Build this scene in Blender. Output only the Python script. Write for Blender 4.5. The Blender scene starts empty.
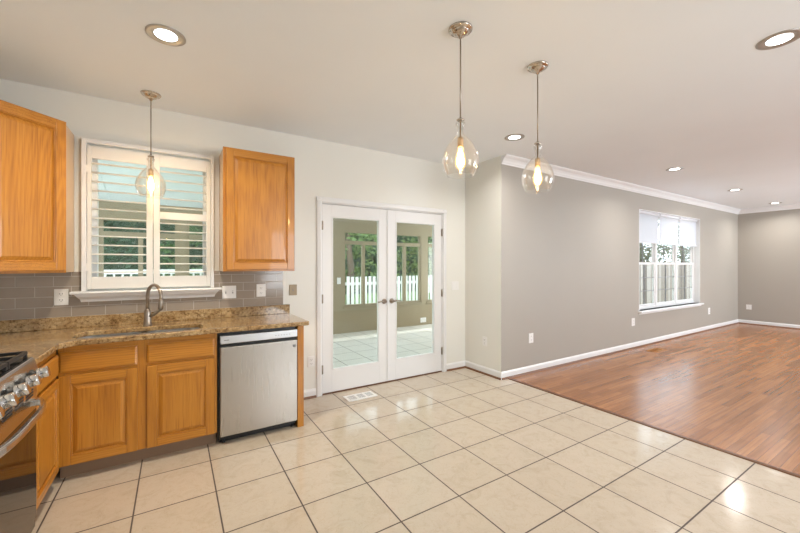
import bpy, bmesh, math, random
from mathutils import Vector, Matrix
random.seed(7)
S = bpy.context.scene
COL = S.collection
PI = math.pi

# ------------------------------------------------------------------ camera, sky, sun, fill lamps, exposure
T = 0.408                                   # floor tile pitch (m)
CH = 2.70                                   # ceiling height
cd = bpy.data.cameras.new('camera'); cam = bpy.data.objects.new('camera', cd); COL.objects.link(cam)
cam.location = (-3.340, -3.678, 1.373); cam.rotation_euler = (PI/2, 0, -0.5582)
cd.sensor_width = 36; cd.lens = 36*361.0/800; cd.shift_y = -0.9/800; cd.clip_start = 0.05
S.camera = cam

w = bpy.data.worlds.new('sky'); S.world = w; w.use_nodes = True
wb = w.node_tree.nodes['Background']
wb.inputs[0].default_value = (0.80, 0.90, 1.0, 1); wb.inputs[1].default_value = 3.0

def light(name, kind, loc, rot, energy, color=(1, 1, 1), **kw):
    d = bpy.data.lights.new(name, kind); d.energy = energy; d.color = color
    for k, v in kw.items(): setattr(d, k, v)
    o = bpy.data.objects.new(name, d); COL.objects.link(o); o.location = loc; o.rotation_euler = rot
    return o
light('sun', 'SUN', (0, -20, 30), (math.radians(38), math.radians(-20), 0), 1.6, (1, .95, .86), angle=math.radians(3))
# unseen fill lamps added inside the rear wall, tilted up to brighten the ceiling
light('fill_kitchen', 'AREA', (-.45, -6.36, 1.5), (PI/2+.55, 0, .25), 44, (.94, .97, 1), shape='RECTANGLE', size=1.7, size_y=1.7)
light('fill_living', 'AREA', (6.3, -6.36, 1.5), (PI/2+.60, 0, .25), 150, (.86, .93, 1), shape='RECTANGLE', size=2.9, size_y=1.7)
# unseen fill lamps at the added end openings, brightening the sunroom
light('fill_sunroom_left', 'AREA', (-4.70, 1.70, 1.30), (PI/2, 0, -PI/2), 4, (1, 1, .97), shape='RECTANGLE', size=2.3, size_y=1.45)
light('fill_sunroom_right', 'AREA', (2.95, 2.22, 1.30), (PI/2, 0, PI/2), 30, (1, 1, .97), shape='RECTANGLE', size=1.3, size_y=1.45)

S.view_settings.view_transform = 'Standard'; S.view_settings.look = 'None'
S.view_settings.gamma = 1; S.view_settings.use_curve_mapping = False
S.view_settings.exposure = 0.60

# ------------------------------------------------------------------ materials
M = {}
def mat(name, color, rough=.5, metal=0.0, spec=.5, coat=0, emit=None, estr=0):
    m = bpy.data.materials.new(name); m.use_nodes = True
    b = m.node_tree.nodes['Principled BSDF']
    b.inputs['Base Color'].default_value = (*color, 1); b.inputs['Roughness'].default_value = rough
    b.inputs['Metallic'].default_value = metal; b.inputs['Specular IOR Level'].default_value = spec
    b.inputs['Coat Weight'].default_value = coat
    if emit: b.inputs['Emission Color'].default_value = (*emit, 1); b.inputs['Emission Strength'].default_value = estr
    M[name] = m; return m
class N:                                    # tiny node helper
    def __init__(s, m): s.t = m.node_tree; s.b = s.t.nodes.get('Principled BSDF')
    def n(s, typ, ins=None, **kw):
        x = s.t.nodes.new(typ)
        for k, v in kw.items(): setattr(x, k, v)
        for k, v in (ins or {}).items():
            if isinstance(v, bpy.types.NodeSocket): s.t.links.new(v, x.inputs[k])
            else: x.inputs[k].default_value = v
        return x
    def link(s, a, k): s.t.links.new(a, s.b.inputs[k])
    def co(s, scale=(1, 1, 1), loc=(0, 0, 0)):
        c = s.n('ShaderNodeTexCoord'); return s.n('ShaderNodeMapping', {'Vector': c.outputs['Object'], 'Scale': scale, 'Location': loc}).outputs[0]
    def ramp(s, f, stops):
        r = s.n('ShaderNodeValToRGB', {0: f}); e = r.color_ramp.elements
        while len(e) < len(stops): e.new(.5)
        for q, (p, c) in zip(e, stops): q.position = p; q.color = (*c, 1)
        return r.outputs[0]
    def mix(s, f, a, b, typ='MIX'):
        x = s.n('ShaderNodeMix', data_type='RGBA', blend_type=typ)
        for i, v in ((0, f), (6, a), (7, b)):
            if isinstance(v, bpy.types.NodeSocket): s.t.links.new(v, x.inputs[i])
            else: x.inputs[i].default_value = v if i == 0 else (*v, 1)
        return x.outputs[2]
    def bump(s, h, st, dist=.01):
        s.link(s.n('ShaderNodeBump', {'Height': h, 'Strength': st, 'Distance': dist}).outputs[0], 'Normal')

def painted(name, col, rough=.6, st=.08):
    m = mat(name, col, rough); k = N(m)
    n = k.n('ShaderNodeTexNoise', {'Vector': k.co(), 'Scale': 1.3, 'Detail': 2})
    k.link(k.mix(n.outputs[0], tuple(c*.97 for c in col), tuple(min(1, c*1.03) for c in col)), 'Base Color')
    f = k.n('ShaderNodeTexNoise', {'Vector': k.co(), 'Scale': 160, 'Detail': 2}); k.bump(f.outputs[0], st, .002)
    return m
painted('wall_cream', (.80, .79, .735), .36)
painted('wall_taupe', (.40, .368, .322), .5)
painted('ceiling_paint', (.845, .88, .91), .7)
painted('trim_white', (.80, .80, .80), .35, .02)
painted('shutter_white', (.82, .80, .76), .4, .02)
painted('sunroom_tan', (.31, .255, .16), .6)
painted('sunroom_ceiling', (.66, .75, .74), .6)
mat('plate_white', (.85, .84, .82), .35); mat('plate_tan', (.36, .28, .17), .4); mat('slot_dark', (.03, .03, .03), .6)
mat('bronze', (.15, .11, .08), .35, 1)

def oak(name, axis, tint=1.0):
    m = mat(name, (.5, .25, .07), .33, coat=.25); k = N(m)
    sc = [26, 26, 26]; sc[axis] = 1.3
    n = k.n('ShaderNodeTexNoise', {'Vector': k.co(sc), 'Scale': 1.0, 'Detail': 5, 'Roughness': .6, 'Distortion': .4})
    s2 = [6, 6, 6]; s2[axis] = .7
    wv = k.n('ShaderNodeTexWave', {'Vector': k.co(s2), 'Scale': 3.2, 'Distortion': 7, 'Detail': 2, 'Detail Scale': .7}, wave_type='RINGS', rings_direction='XYZ'[0 if axis != 0 else 1])
    s3 = [190, 190, 190]; s3[axis] = 5
    p = k.n('ShaderNodeTexNoise', {'Vector': k.co(s3), 'Scale': 1.0, 'Detail': 1})
    f = k.n('ShaderNodeMath', {0: wv.outputs[0], 1: .22, 2: n.outputs[0]}, operation='MULTIPLY_ADD')
    c = k.ramp(f.outputs[0], [(.28, (.38*tint, .140*tint, .014*tint)), (.60, (.50*tint, .200*tint, .021*tint)), (.88, (.56*tint, .240*tint, .030*tint))])
    pr = k.ramp(p.outputs[0], [(.30, (.66, .58, .48)), (.45, (1, 1, 1))])
    k.link(k.mix(.6, c, pr, 'MULTIPLY'), 'Base Color'); k.bump(p.outputs[0], .12, .001)
    return m
for nm, ax in (('oak_x', 0), ('oak_y', 1), ('oak_z', 2)): oak(nm, ax)
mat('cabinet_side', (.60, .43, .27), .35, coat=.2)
mat('shoe_brown', (.17, .07, .028), .4)
mat('threshold', (.14, .055, .02), .35)

def granite():
    m = mat('granite', (.4, .3, .2), .13, coat=.3); k = N(m)
    a = k.n('ShaderNodeTexNoise', {'Vector': k.co(), 'Scale': 55, 'Detail': 4, 'Roughness': .8})
    v = k.n('ShaderNodeTexVoronoi', {'Vector': k.co(), 'Scale': 90})
    l = k.n('ShaderNodeTexNoise', {'Vector': k.co((1.2, 5, 3)), 'Scale': 5, 'Detail': 4, 'Distortion': .8})
    base = k.ramp(l.outputs[0], [(.35, (.36, .225, .10)), (.5, (.43, .29, .14)), (.65, (.50, .36, .195))])
    sp = k.ramp(a.outputs[0], [(.36, (.20, .14, .09)), (.46, (.76, .70, .62)), (.56, (1, 1, 1)), (.66, (1.45, 1.45, 1.42))])
    c = k.mix(1.0, base, sp, 'MULTIPLY')
    vc = k.ramp(v.outputs['Distance'], [(.0, (.35, .30, .26)), (.22, (1, 1, 1))])
    k.link(k.mix(.7, c, vc, 'MULTIPLY'), 'Base Color')
granite()

def tiles(name, ca, cb, grout, pitch, off, mortar, rough, row=None, stagger=0.0, vein=1.0, swap=None, bump=.25, spec=.5):
    m = mat(name, ca, rough); k = N(m)
    co = k.n('ShaderNodeTexCoord').outputs['Object']
    if swap == 'xz':
        sp = k.n('ShaderNodeSeparateXYZ', {0: co}); co = k.n('ShaderNodeCombineXYZ', {0: sp.outputs[0], 1: sp.outputs[2]}).outputs[0]
    mp = k.n('ShaderNodeMapping', {'Vector': co, 'Location': (off[0], off[1], 0)}).outputs[0]
    br = k.n('ShaderNodeTexBrick', {'Vector': mp, 'Color1': (*ca, 1), 'Color2': (*cb, 1), 'Mortar': (*grout, 1), 'Scale': 1, 'Mortar Size': mortar,
             'Mortar Smooth': .15, 'Bias': 0, 'Brick Width': pitch, 'Row Height': row or pitch}, offset=stagger, squash=1)
    n = k.n('ShaderNodeTexNoise', {'Vector': k.co(), 'Scale': 9, 'Detail': 6, 'Roughness': .65, 'Distortion': 1.2})
    vn = k.ramp(n.outputs[0], [(.33, (.92, .90, .87)), (.5, (1, 1, 1)), (.7, (1.03, 1.03, 1.03))])
    n2 = k.n('ShaderNodeTexNoise', {'Vector': k.co(), 'Scale': 14, 'Detail': 3, 'Distortion': 2.5})
    vein_c = k.ramp(n2.outputs[0], [(.485, (1, 1, 1)), (.5, (.84, .76, .66)), (.515, (1, 1, 1))])
    c = k.mix(vein, br.outputs[0], vn, 'MULTIPLY'); c = k.mix(vein*.5, c, vein_c, 'MULTIPLY')
    k.b.inputs['Specular IOR Level'].default_value = spec
    k.link(c, 'Base Color')
    rr = k.n('ShaderNodeMapRange', {0: br.outputs['Fac'], 3: rough, 4: .7}); k.link(rr.outputs[0], 'Roughness')
    inv = k.n('ShaderNodeMath', {0: 1.0, 1: br.outputs['Fac']}, operation='SUBTRACT'); k.bump(inv.outputs[0], bump, .003)
    return m
tiles('floor_tile', (.56, .475, .37), (.59, .505, .40), (.06, .036, .023), T, (2.66*T, 0), .0044, .13, spec=.9)
tiles('sunroom_tile', (.80, .785, .74), (.83, .815, .77), (.20, .19, .17), T, (.1, .05), .007, .2, vein=.5)
tiles('subway_tile', (.315, .262, .212), (.345, .29, .238), (.52, .47, .41), .203, (.05, -.985), .0022, .12, row=.0767, stagger=.5, vein=.35, swap='xz', bump=.4)

def wood_floor():
    m = mat('oak_floor', (.4, .15, .05), .20, spec=1.0); k = N(m)
    mp = k.co((1, 1, 1))
    br = k.n('ShaderNodeTexBrick', {'Vector': mp, 'Color1': (.31, .120, .036, 1), 'Color2': (.45, .195, .068, 1), 'Mortar': (.15, .05, .018, 1), 'Scale': 1,
             'Mortar Size': .0008, 'Mortar Smooth': .3, 'Bias': -.1, 'Brick Width': .75, 'Row Height': .057}, offset=.37, offset_frequency=2)
    n = k.n('ShaderNodeTexNoise', {'Vector': k.co((2, 55, 1)), 'Scale': 1, 'Detail': 5, 'Roughness': .6})
    g = k.ramp(n.outputs[0], [(.3, (.72, .66, .6)), (.6, (1.08, 1.08, 1.08))])
    l = k.n('ShaderNodeTexNoise', {'Vector': k.co((.5, 3.2, 1)), 'Scale': 1.2, 'Detail': 3})
    g2 = k.ramp(l.outputs[0], [(.3, (.90, .88, .86)), (.7, (1.08, 1.08, 1.08))])
    k.link(k.mix(1, k.mix(1, br.outputs[0], g, 'MULTIPLY'), g2, 'MULTIPLY'), 'Base Color')
    r = k.n('ShaderNodeMapRange', {0: n.outputs[0], 3: .20, 4: .30}); k.link(r.outputs[0], 'Roughness')
    k.bump(n.outputs[0], .03, .001)
wood_floor()

def steel(name, axis, col=(.50, .475, .44), rough=.28):
    m = mat(name, col, rough, 1); k = N(m); sc = [260]*3; sc[axis] = 3
    n = k.n('ShaderNodeTexNoise', {'Vector': k.co(sc), 'Scale': 1, 'Detail': 2})
    r = k.n('ShaderNodeMapRange', {0: n.outputs[0], 3: rough-.05, 4: rough+.08}); k.link(r.outputs[0], 'Roughness')
    k.bump(n.outputs[0], .012, .0003)
steel('steel_door', 2); steel('steel_light', 0, (.66, .68, .70), .32); steel('steel_bright', 1, (.70, .70, .70), .16)
mat('nickel', (.56, .50, .43), .18, 1); mat('nickel_brushed', (.36, .31, .26), .28, 1)
mat('toe_wood', (.24, .15, .09), .5)
mat('black_plastic', (.012, .012, .013), .35); mat('cast_iron', (.02, .02, .021), .5); mat('cooktop_black', (.015, .015, .016), .12)
mat('oven_glass', (.006, .005, .005), .03, spec=.9)
mat('knob_chrome', (.72, .72, .72), .10, 1)
mat('lens_glow', (1, 1, 1), .4, emit=(1, .97, .92), estr=6)
mat('bulb_glow', (1, .9, .7), .3, emit=(1, .66, .32), estr=66)
mat('socket_brass', (.50, .34, .18), .35, .8)
mat('emblem_grey', (.25, .25, .25), .4, .6)
mat('fence_white', (.62, .62, .61), .5); mat('fence_grey', (.20, .165, .145), .8)
mat('fence_grey_pale', (.33, .29, .265), .8)
mat('fence_grey_dark', (.10, .08, .07), .8)
mat('muntin_backlit_grey', (.20, .20, .21), .5)  # white grid's darkness against the bright outdoors is put into its colour
mat('bark', (.12, .085, .06), .9); mat('concrete', (.45, .43, .40), .8); mat('siding', (.55, .53, .48), .7)
def grass():
    m = mat('grass', (.10, .2, .04), .9); k = N(m); n = k.n('ShaderNodeTexNoise', {'Vector': k.co(), 'Scale': 6, 'Detail': 6})
    k.link(k.ramp(n.outputs[0], [(.3, (.05, .11, .02)), (.7, (.16, .27, .06))]), 'Base Color')
grass()
def leafmat(name, a, b):
    m = mat(name, a, .5, spec=.3); k = N(m)
    o = k.n('ShaderNodeTexNoise', {'Vector': k.co(), 'Scale': 2.2, 'Detail': 4})
    k.link(k.ramp(o.outputs[0], [(.3, a), (.7, b)]), 'Base Color')
    k.b.inputs['Transmission Weight'].default_value = 0
    tr = k.n('ShaderNodeBsdfTranslucent', {'Color': (*b, 1)}); mx = k.n('ShaderNodeMixShader', {0: .35, 1: k.b.outputs[0], 2: tr.outputs[0]})
    k.t.links.new(mx.outputs[0], k.t.nodes['Material Output'].inputs[0])
leafmat('leaf_mid', (.022, .07, .022), (.075, .16, .04)); leafmat('leaf_dark', (.010, .040, .020), (.032, .095, .045)); leafmat('leaf_light', (.05, .11, .028), (.16, .24, .06)); leafmat('leaf_pale', (.07, .09, .055), (.17, .20, .13))
def glassmat(name, tint, gl=.09, rim=.0, rough=0.0):
    m = bpy.data.materials.new(name); m.use_nodes = True; t = m.node_tree; t.nodes.remove(t.nodes['Principled BSDF']); k = N(m)
    tr = k.n('ShaderNodeBsdfTransparent', {'Color': (*tint, 1)}); g = k.n('ShaderNodeBsdfGlossy', {'Color': (1, 1, 1, 1), 'Roughness': rough})
    if rim:
        lw = k.n('ShaderNodeLayerWeight', {'Blend': .5}); pw = k.n('ShaderNodeMath', {0: lw.outputs['Facing'], 1: 2.6}, operation='POWER')
        f = k.n('ShaderNodeMath', {0: pw.outputs[0], 1: rim, 2: gl}, operation='MULTIPLY_ADD').outputs[0]
    else:
        lw = k.n('ShaderNodeLayerWeight', {'Blend': .5}); pw = k.n('ShaderNodeMath', {0: lw.outputs['Facing'], 1: 5.0}, operation='POWER')
        f = k.n('ShaderNodeMath', {0: pw.outputs[0], 1: .95, 2: .04}, operation='MULTIPLY_ADD').outputs[0]
    body = tr.outputs[0]
    if rim:                                  # seeded glass scatters a little of the bulb's light
        tl = k.n('ShaderNodeBsdfTranslucent', {'Color': (1, 1, 1, 1)}); body = k.n('ShaderNodeMixShader', {0: .009, 1: tr.outputs[0], 2: tl.outputs[0]}).outputs[0]
    mx = k.n('ShaderNodeMixShader', {0: f, 1: body, 2: g.outputs[0]}); t.links.new(mx.outputs[0], t.nodes['Material Output'].inputs[0]); M[name] = m
def envelope():
    m = bpy.data.materials.new('bulb_glass'); m.use_nodes = True; t = m.node_tree; t.nodes.remove(t.nodes['Principled BSDF']); k = N(m)
    tr = k.n('ShaderNodeBsdfTransparent', {'Color': (1, .93, .80, 1)}); e = k.n('ShaderNodeEmission', {'Color': (1, .60, .22, 1), 'Strength': .55})
    ad = k.n('ShaderNodeAddShader', {0: tr.outputs[0], 1: e.outputs[0]}); t.links.new(ad.outputs[0], t.nodes['Material Output'].inputs[0]); M['bulb_glass'] = m
envelope()
glassmat('glass', (.97, .985, .975)); glassmat('shade_glass', (.95, .95, .945), .018, 1.0)
def blindmat():
    m = mat('blind_white', (.88, .88, .90), .5); k = N(m)
    tr = k.n('ShaderNodeBsdfTranslucent', {'Color': (.95, .95, 1, 1)}); mx = k.n('ShaderNodeMixShader', {0: .36, 1: k.b.outputs[0], 2: tr.outputs[0]})
    k.t.links.new(mx.outputs[0], k.t.nodes['Material Output'].inputs[0])
blindmat()

# ------------------------------------------------------------------ mesh helpers (world coordinates; MB.build moves them to the parent's frame)
class MB:
    def __init__(s): s.v = []; s.f = []; s.m = []; s.smooth = []
    def add(s, vs, fs, mi=0, sm=False):
        b = len(s.v); s.v += [tuple(v) for v in vs]
        for f in fs: s.f.append([b+i for i in f]); s.m.append(mi); s.smooth.append(sm)
        return s
    def box(s, x0, x1, y0, y1, z0, z1, mi=0):
        x0, x1 = sorted((x0, x1)); y0, y1 = sorted((y0, y1)); z0, z1 = sorted((z0, z1))
        return s.add([(x, y, z) for z in (z0, z1) for y in (y0, y1) for x in (x0, x1)],
                     [(0, 2, 3, 1), (4, 5, 7, 6), (0, 1, 5, 4), (2, 6, 7, 3), (0, 4, 6, 2), (1, 3, 7, 5)], mi)
    def frame_box(s, F, u0, u1, v0, v1, d0, d1, mi=0):       # F maps (u, v, d) to world
        vs = [F(u, v, d) for d in (d0, d1) for v in (v0, v1) for u in (u0, u1)]
        return s.add(vs, [(0, 2, 3, 1), (4, 5, 7, 6), (0, 1, 5, 4), (2, 6, 7, 3), (0, 4, 6, 2), (1, 3, 7, 5)], mi)
    def lathe(s, c, prof, n=28, axis=(0, 0, 1), mi=0, sm=True, caps=True):  # prof: (radius, height along axis)
        a = Vector(axis).normalized(); u = a.orthogonal().normalized(); q = a.cross(u); c = Vector(c); vs = []
        for r, h in prof:
            for i in range(n):
                t = 2*PI*i/n; vs.append(c + a*h + (u*math.cos(t) + q*math.sin(t))*r)
        fs = [(j*n+i, j*n+(i+1) % n, (j+1)*n+(i+1) % n, (j+1)*n+i) for j in range(len(prof)-1) for i in range(n)]
        s.add(vs, fs, mi, sm)
        if caps:
            b = len(s.v) - len(vs)
            if prof[0][0] > 1e-5: s.f.append([b+i for i in reversed(range(n))]); s.m.append(mi); s.smooth.append(False)
            if prof[-1][0] > 1e-5: s.f.append([b+(len(prof)-1)*n+i for i in range(n)]); s.m.append(mi); s.smooth.append(False)
        return s
    def tube(s, pts, r, n=12, mi=0, caps=True):
        pts = [Vector(p) for p in pts]; rs = r if isinstance(r, (list, tuple)) else [r]*len(pts); vs = []; u = None
        for i, p in enumerate(pts):
            t = (pts[min(i+1, len(pts)-1)] - pts[max(i-1, 0)]).normalized()
            u = (u - t*u.dot(t)).normalized() if u else t.orthogonal().normalized(); q = t.cross(u)
            for k in range(n): a = 2*PI*k/n; vs.append(p + (u*math.cos(a) + q*math.sin(a))*rs[i])
        fs = [(j*n+i, j*n+(i+1) % n, (j+1)*n+(i+1) % n, (j+1)*n+i) for j in range(len(pts)-1) for i in range(n)]
        b = len(s.v); s.add(vs, fs, mi, True)
        if caps:
            for f in (list(reversed(range(n))), [(len(pts)-1)*n+i for i in range(n)]): s.f.append([b+i for i in f]); s.m.append(mi); s.smooth.append(False)
        return s
    def prism(s, poly, mapf, h0, h1, mi=0):                   # poly of (a, b); mapf(a, b, h) -> world
        n = len(poly); vs = [mapf(a, b, h) for h in (h0, h1) for a, b in poly]
        return s.add(vs, [list(reversed(range(n))), list(range(n, 2*n))] + [(i, (i+1) % n, n+(i+1) % n, n+i) for i in range(n)], mi)
    def build(s, name, mats, parent=None, bevel=0, seg=2, at=None):
        me = bpy.data.meshes.new(name)
        org = Vector(at) if at else (wpos(parent) if parent else Vector((0, 0, 0)))
        me.from_pydata([Vector(v) - org for v in s.v], [], s.f)
        for mm in (mats if isinstance(mats, (list, tuple)) else [mats]): me.materials.append(M[mm])
        for p, mi, sm in zip(me.polygons, s.m, s.smooth): p.material_index = mi; p.use_smooth = sm
        bm = bmesh.new(); bm.from_mesh(me); bmesh.ops.recalc_face_normals(bm, faces=bm.faces); bm.to_mesh(me); bm.free()
        o = bpy.data.objects.new(name, me); COL.objects.link(o)
        o.location = org - (wpos(parent) if parent else Vector((0, 0, 0)))
        if parent: o.parent = parent
        if bevel:
            b = o.modifiers.new('bevel', 'BEVEL'); b.width = bevel; b.segments = seg; b.limit_method = 'ANGLE'; b.angle_limit = math.radians(40)
        return o
def wpos(o):
    p = Vector(o.location)
    while o.parent: o = o.parent; p += Vector(o.location)
    return p
def tag(o, label=None, cat=None, group=None, kind=None):
    for k, v in (('label', label), ('category', cat), ('group', group), ('kind', kind)):
        if v: o[k] = v
    return o
def empty(name, loc, label, cat, group=None, kind=None):
    o = bpy.data.objects.new(name, None); COL.objects.link(o); o.location = loc; o.empty_display_size = .1
    return tag(o, label, cat, group, kind)
def struct(mb, name, mats, label, cat, bevel=0, at=None):
    return tag(mb.build(name, mats, bevel=bevel, at=at), label, cat, kind='structure')
def copy_tree(o, parent=None):
    c = o.copy(); COL.objects.link(c)
    if parent: c.parent = parent
    for ch in list(o.children): copy_tree(ch, c)
    return c
def wall_open(mb, axis, lo, hi, t0, t1, z0, z1, holes, mi=0):  # wall along axis (0: X, 1: Y), thickness t0..t1, holes (a0, a1, h0, h1)
    def b(a0, a1, h0, h1):
        if a1 - a0 < 1e-4 or h1 - h0 < 1e-4: return
        mb.box(a0, a1, t0, t1, h0, h1, mi) if axis == 0 else mb.box(t0, t1, a0, a1, h0, h1, mi)
    x = lo
    for a0, a1, h0, h1 in sorted(holes):
        b(x, a0, z0, z1); b(a0, a1, z0, h0); b(a0, a1, h1, z1); x = a1
    b(x, hi, z0, z1)
    return mb

# ------------------------------------------------------------------ room shell
XL, XR, YR = -4.63, 8.10, -6.50             # left wall, right wall, rear wall
YG = -.63                                    # living-room wall face
XB = .106                                    # tile / wood border
struct(MB().box(XL, XB, YR, .14, -.08, 0), 'floor', 'floor_tile', 'glossy beige ceramic tile floor with dark grout', 'floor')
struct(MB().box(XB, XR, YR, YG, -.08, 0), 'floor_wood', 'oak_floor', 'reddish brown oak strip floor of the living room', 'floor')
struct(MB().box(XL-.3, XR+.3, YR-.3, .14, CH, CH+.12), 'ceiling', 'ceiling_paint', 'flat white painted ceiling', 'ceiling')
WIN = (-3.90, -3.085, 1.185, 2.31); DOOR = (-2.03, -.388, 0, 2.05)
struct(wall_open(MB(), 0, XL, .14, 0, .14, 0, CH, [WIN, DOOR]), 'wall_back', 'wall_cream', 'cream wall with the sink window and the double glass doors', 'wall')
struct(MB().box(0, .14, YG, 0, 0, CH), 'wall_side', ['wall_cream'], 'short cream return wall beside the glass doors', 'wall')
LW = (3.344, 5.88, .60, 2.335)
struct(wall_open(MB(), 0, .0005, XR+.14, YG-.0005, YG+.16, 0, CH, [LW]), 'wall_living', 'wall_taupe', 'long taupe wall with the triple window', 'wall')
struct(MB().box(XR, XR+.14, YR, YG+.14, 0, CH), 'wall_right', 'wall_taupe', 'taupe end wall of the living room', 'wall')
struct(MB().box(XL-.14, XL, YR, .14, 0, CH), 'wall_left', 'wall_cream', 'cream wall behind the range', 'wall')
struct(wall_open(MB(), 0, XL, XR, YR-.14, YR, 0, CH, [(-1.3, .4, .65, 2.35), (4.9, 7.7, .65, 2.35)]), 'wall_rear', 'wall_cream', 'rear wall behind the viewer with two added window openings', 'wall')
# backsplash of glossy tile
bs = MB(); bs.box(XL, -4.0, -.008, 0, .95, 1.325); bs.box(-4.0, -3.94, -.008, 0, .95, 1.325); bs.box(-3.94, -3.05, -.008, 0, .95, 1.10); bs.box(-3.05, -2.422, -.008, 0, .95, 1.325)
struct(bs, 'wall_backsplash', 'subway_tile', 'glossy taupe subway tile backsplash above the granite', 'backsplash')

# baseboards with brown shoe moulding
def base(name, runs, label):
    b = MB()
    prof = [(0, 0), (.014, 0), (.014, .070), (.009, .083), (.004, .09), (0, .09)]; shoe = [(.014, 0), (.031, 0), (.027, .012), (.019, .019), (.014, .020)]
    for (ax, a0, a1, p, sg) in runs:         # ax: run axis, p: wall plane, sg: outward sign
        f = (lambda d, z, h: (h, p + sg*d, z)) if ax == 0 else (lambda d, z, h: (p + sg*d, h, z))
        b.prism(prof, f, a0, a1, 0); b.prism(shoe, f, a0, a1, 1)
    struct(b, name, ['trim_white', 'shoe_brown'], label, 'baseboard')
base('baseboard_back', [(0, -2.40, -2.085, 0, -1), (0, -.335, 0, 0, -1)], 'white baseboard beside the glass doors')
base('baseboard_side', [(1, YG-.014, 0, 0, -1)], 'white baseboard on the short return wall')
base('baseboard_living', [(0, 0, XR, YG, -1)], 'white baseboard with brown shoe along the taupe wall')
base('baseboard_right', [(1, YR, YG, XR, -1)], 'white baseboard on the far end wall')
cp = [(0, 2.600), (.010, 2.600), (.014, 2.612), (.022, 2.618), (.032, 2.640), (.050, 2.664), (.068, 2.676), (.076, 2.684), (.082, 2.690), (.082, CH), (0, CH)]
struct(MB().prism(cp, lambda d, z, h: (h, YG-d, z), 0, XR), 'trim_1', 'trim_white', 'white crown moulding over the taupe window wall', 'moulding')
struct(MB().prism(cp, lambda d, z, h: (XR-d, h, z), YR, YG), 'trim_2', 'trim_white', 'white crown moulding over the far end wall', 'moulding')
struct(MB().prism([(-.022, 0), (.022, 0), (.016, .007), (-.016, .007)], lambda d, z, h: (XB+d, h, z), YR, YG-.02), 'trim_3', 'threshold', 'dark wood strip between tile and oak floor', 'trim')

# ------------------------------------------------------------------ kitchen window with sill
w1 = empty('window_1', (-3.49, 0, 1.18), 'white framed kitchen window with moulded sill above the sink', 'window', kind='structure')
b = MB()
for (x0, x1, z0, z1) in ((-3.945, -3.915, 1.175, 2.352), (-3.068, -3.04, 1.175, 2.352), (-3.915, -3.068, 2.322, 2.352)): b.box(x0, x1, -.052, 0, z0, z1)
b.build('shutter_frame', 'trim_white', w1, .003)
b = MB()
for (x0, x1, z0, z1) in ((-3.90, -3.865, 1.185, 2.31), (-3.12, -3.085, 1.185, 2.31), (-3.865, -3.12, 1.185, 1.225), (-3.865, -3.12, 2.27, 2.31)): b.box(x0, x1, .06, .12, z0, z1)
b.build('window_frame', 'trim_white', w1, .002)
MB().box(-3.865, -3.12, .085, .091, 1.225, 2.27).build('glass_pane', 'glass', w1)
MB().prism([(0, 0), (0, .022), (.085, .022), (.092, .011), (.085, 0)], lambda d, z, h: (h, -d, 1.153+z), -4.005, -2.98).build('window_sill', 'trim_white', w1)
ap = MB(); zs = [(1.153, .072, .0), (1.135, .062, .014), (1.112, .03, .03), (1.092, .022, .034)]  # cove apron with mitred returns
vs = []
for z, d, ins in zs: vs += [(-3.985+ins, 0, z), (-3.985+ins, -d, z), (-3.0-ins, -d, z), (-3.0-ins, 0, z)]
fs = [(0, 1, 2, 3), (15, 14, 13, 12)] + [(4*i+j, 4*i+(j+1) % 4, 4*i+4+(j+1) % 4, 4*i+4+j) for i in range(3) for j in range(4)]
ap.add(vs, fs).build('apron', 'trim_white', w1)

def shutter(x0, x1, rails, label):           # rails: list of (z0, z1) solid; louvers fill between them
    sa, sb = (.026, .044) if 'left' in label else (.044, .030)
    t = empty('plantation_shutter', ((x0+x1)/2, -.03, 1.19), label, 'shutter', 'plantation shutters in the kitchen window')
    b = MB(); y0, y1 = -.044, -.016
    b.box(x0, x0+sa, y0, y1, rails[0][0], rails[-1][1]); b.box(x1-sb, x1, y0, y1, rails[0][0], rails[-1][1])
    for z0, z1 in rails: b.box(x0+sa, x1-sb, y0, y1, z0, z1)
    b.build('shutter_panel', 'shutter_white', t, .003)
    src = None
    for (a, c) in zip(rails[:-1], rails[1:]):
        n = max(1, round((c[0]-a[1])/.0715)); p = (c[0]-a[1])/n
        for i in range(n):
            z = a[1] + p*(i+.5)
            if src is None:
                q = [(-.031, 0), (-.022, .0045), (0, .0060), (.022, .0045), (.031, 0), (.022, -.0045), (0, -.0060), (-.022, -.0045)]
                src = MB().prism(q, lambda d, zz, h: (h, -.03+d, z+zz), x0+sa+.002, x1-sb-.002).build('louver', 'shutter_white', t, at=((x0+x1)/2, -.03, z))
                src.rotation_euler.x = math.radians(3)
            else:
                o = src.copy(); COL.objects.link(o); o.location.z = z - 1.19
    xs = x0 if 'left' in label else x1
    for z in (1.36, 2.12): MB().box(xs-.006, xs+.006, -.0495, -.0445, z-.03, z+.03).build('hinge', 'shutter_white', t)
    return t
shutter(-3.912, -3.493, [(1.19, 1.285), (2.205, 2.30)], 'left hand white plantation shutter with one unbroken run of louvers')
shutter(-3.489, -3.070, [(1.19, 1.285), (1.765, 1.825), (2.205, 2.30)], 'right hand white plantation shutter with a middle rail')

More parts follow.
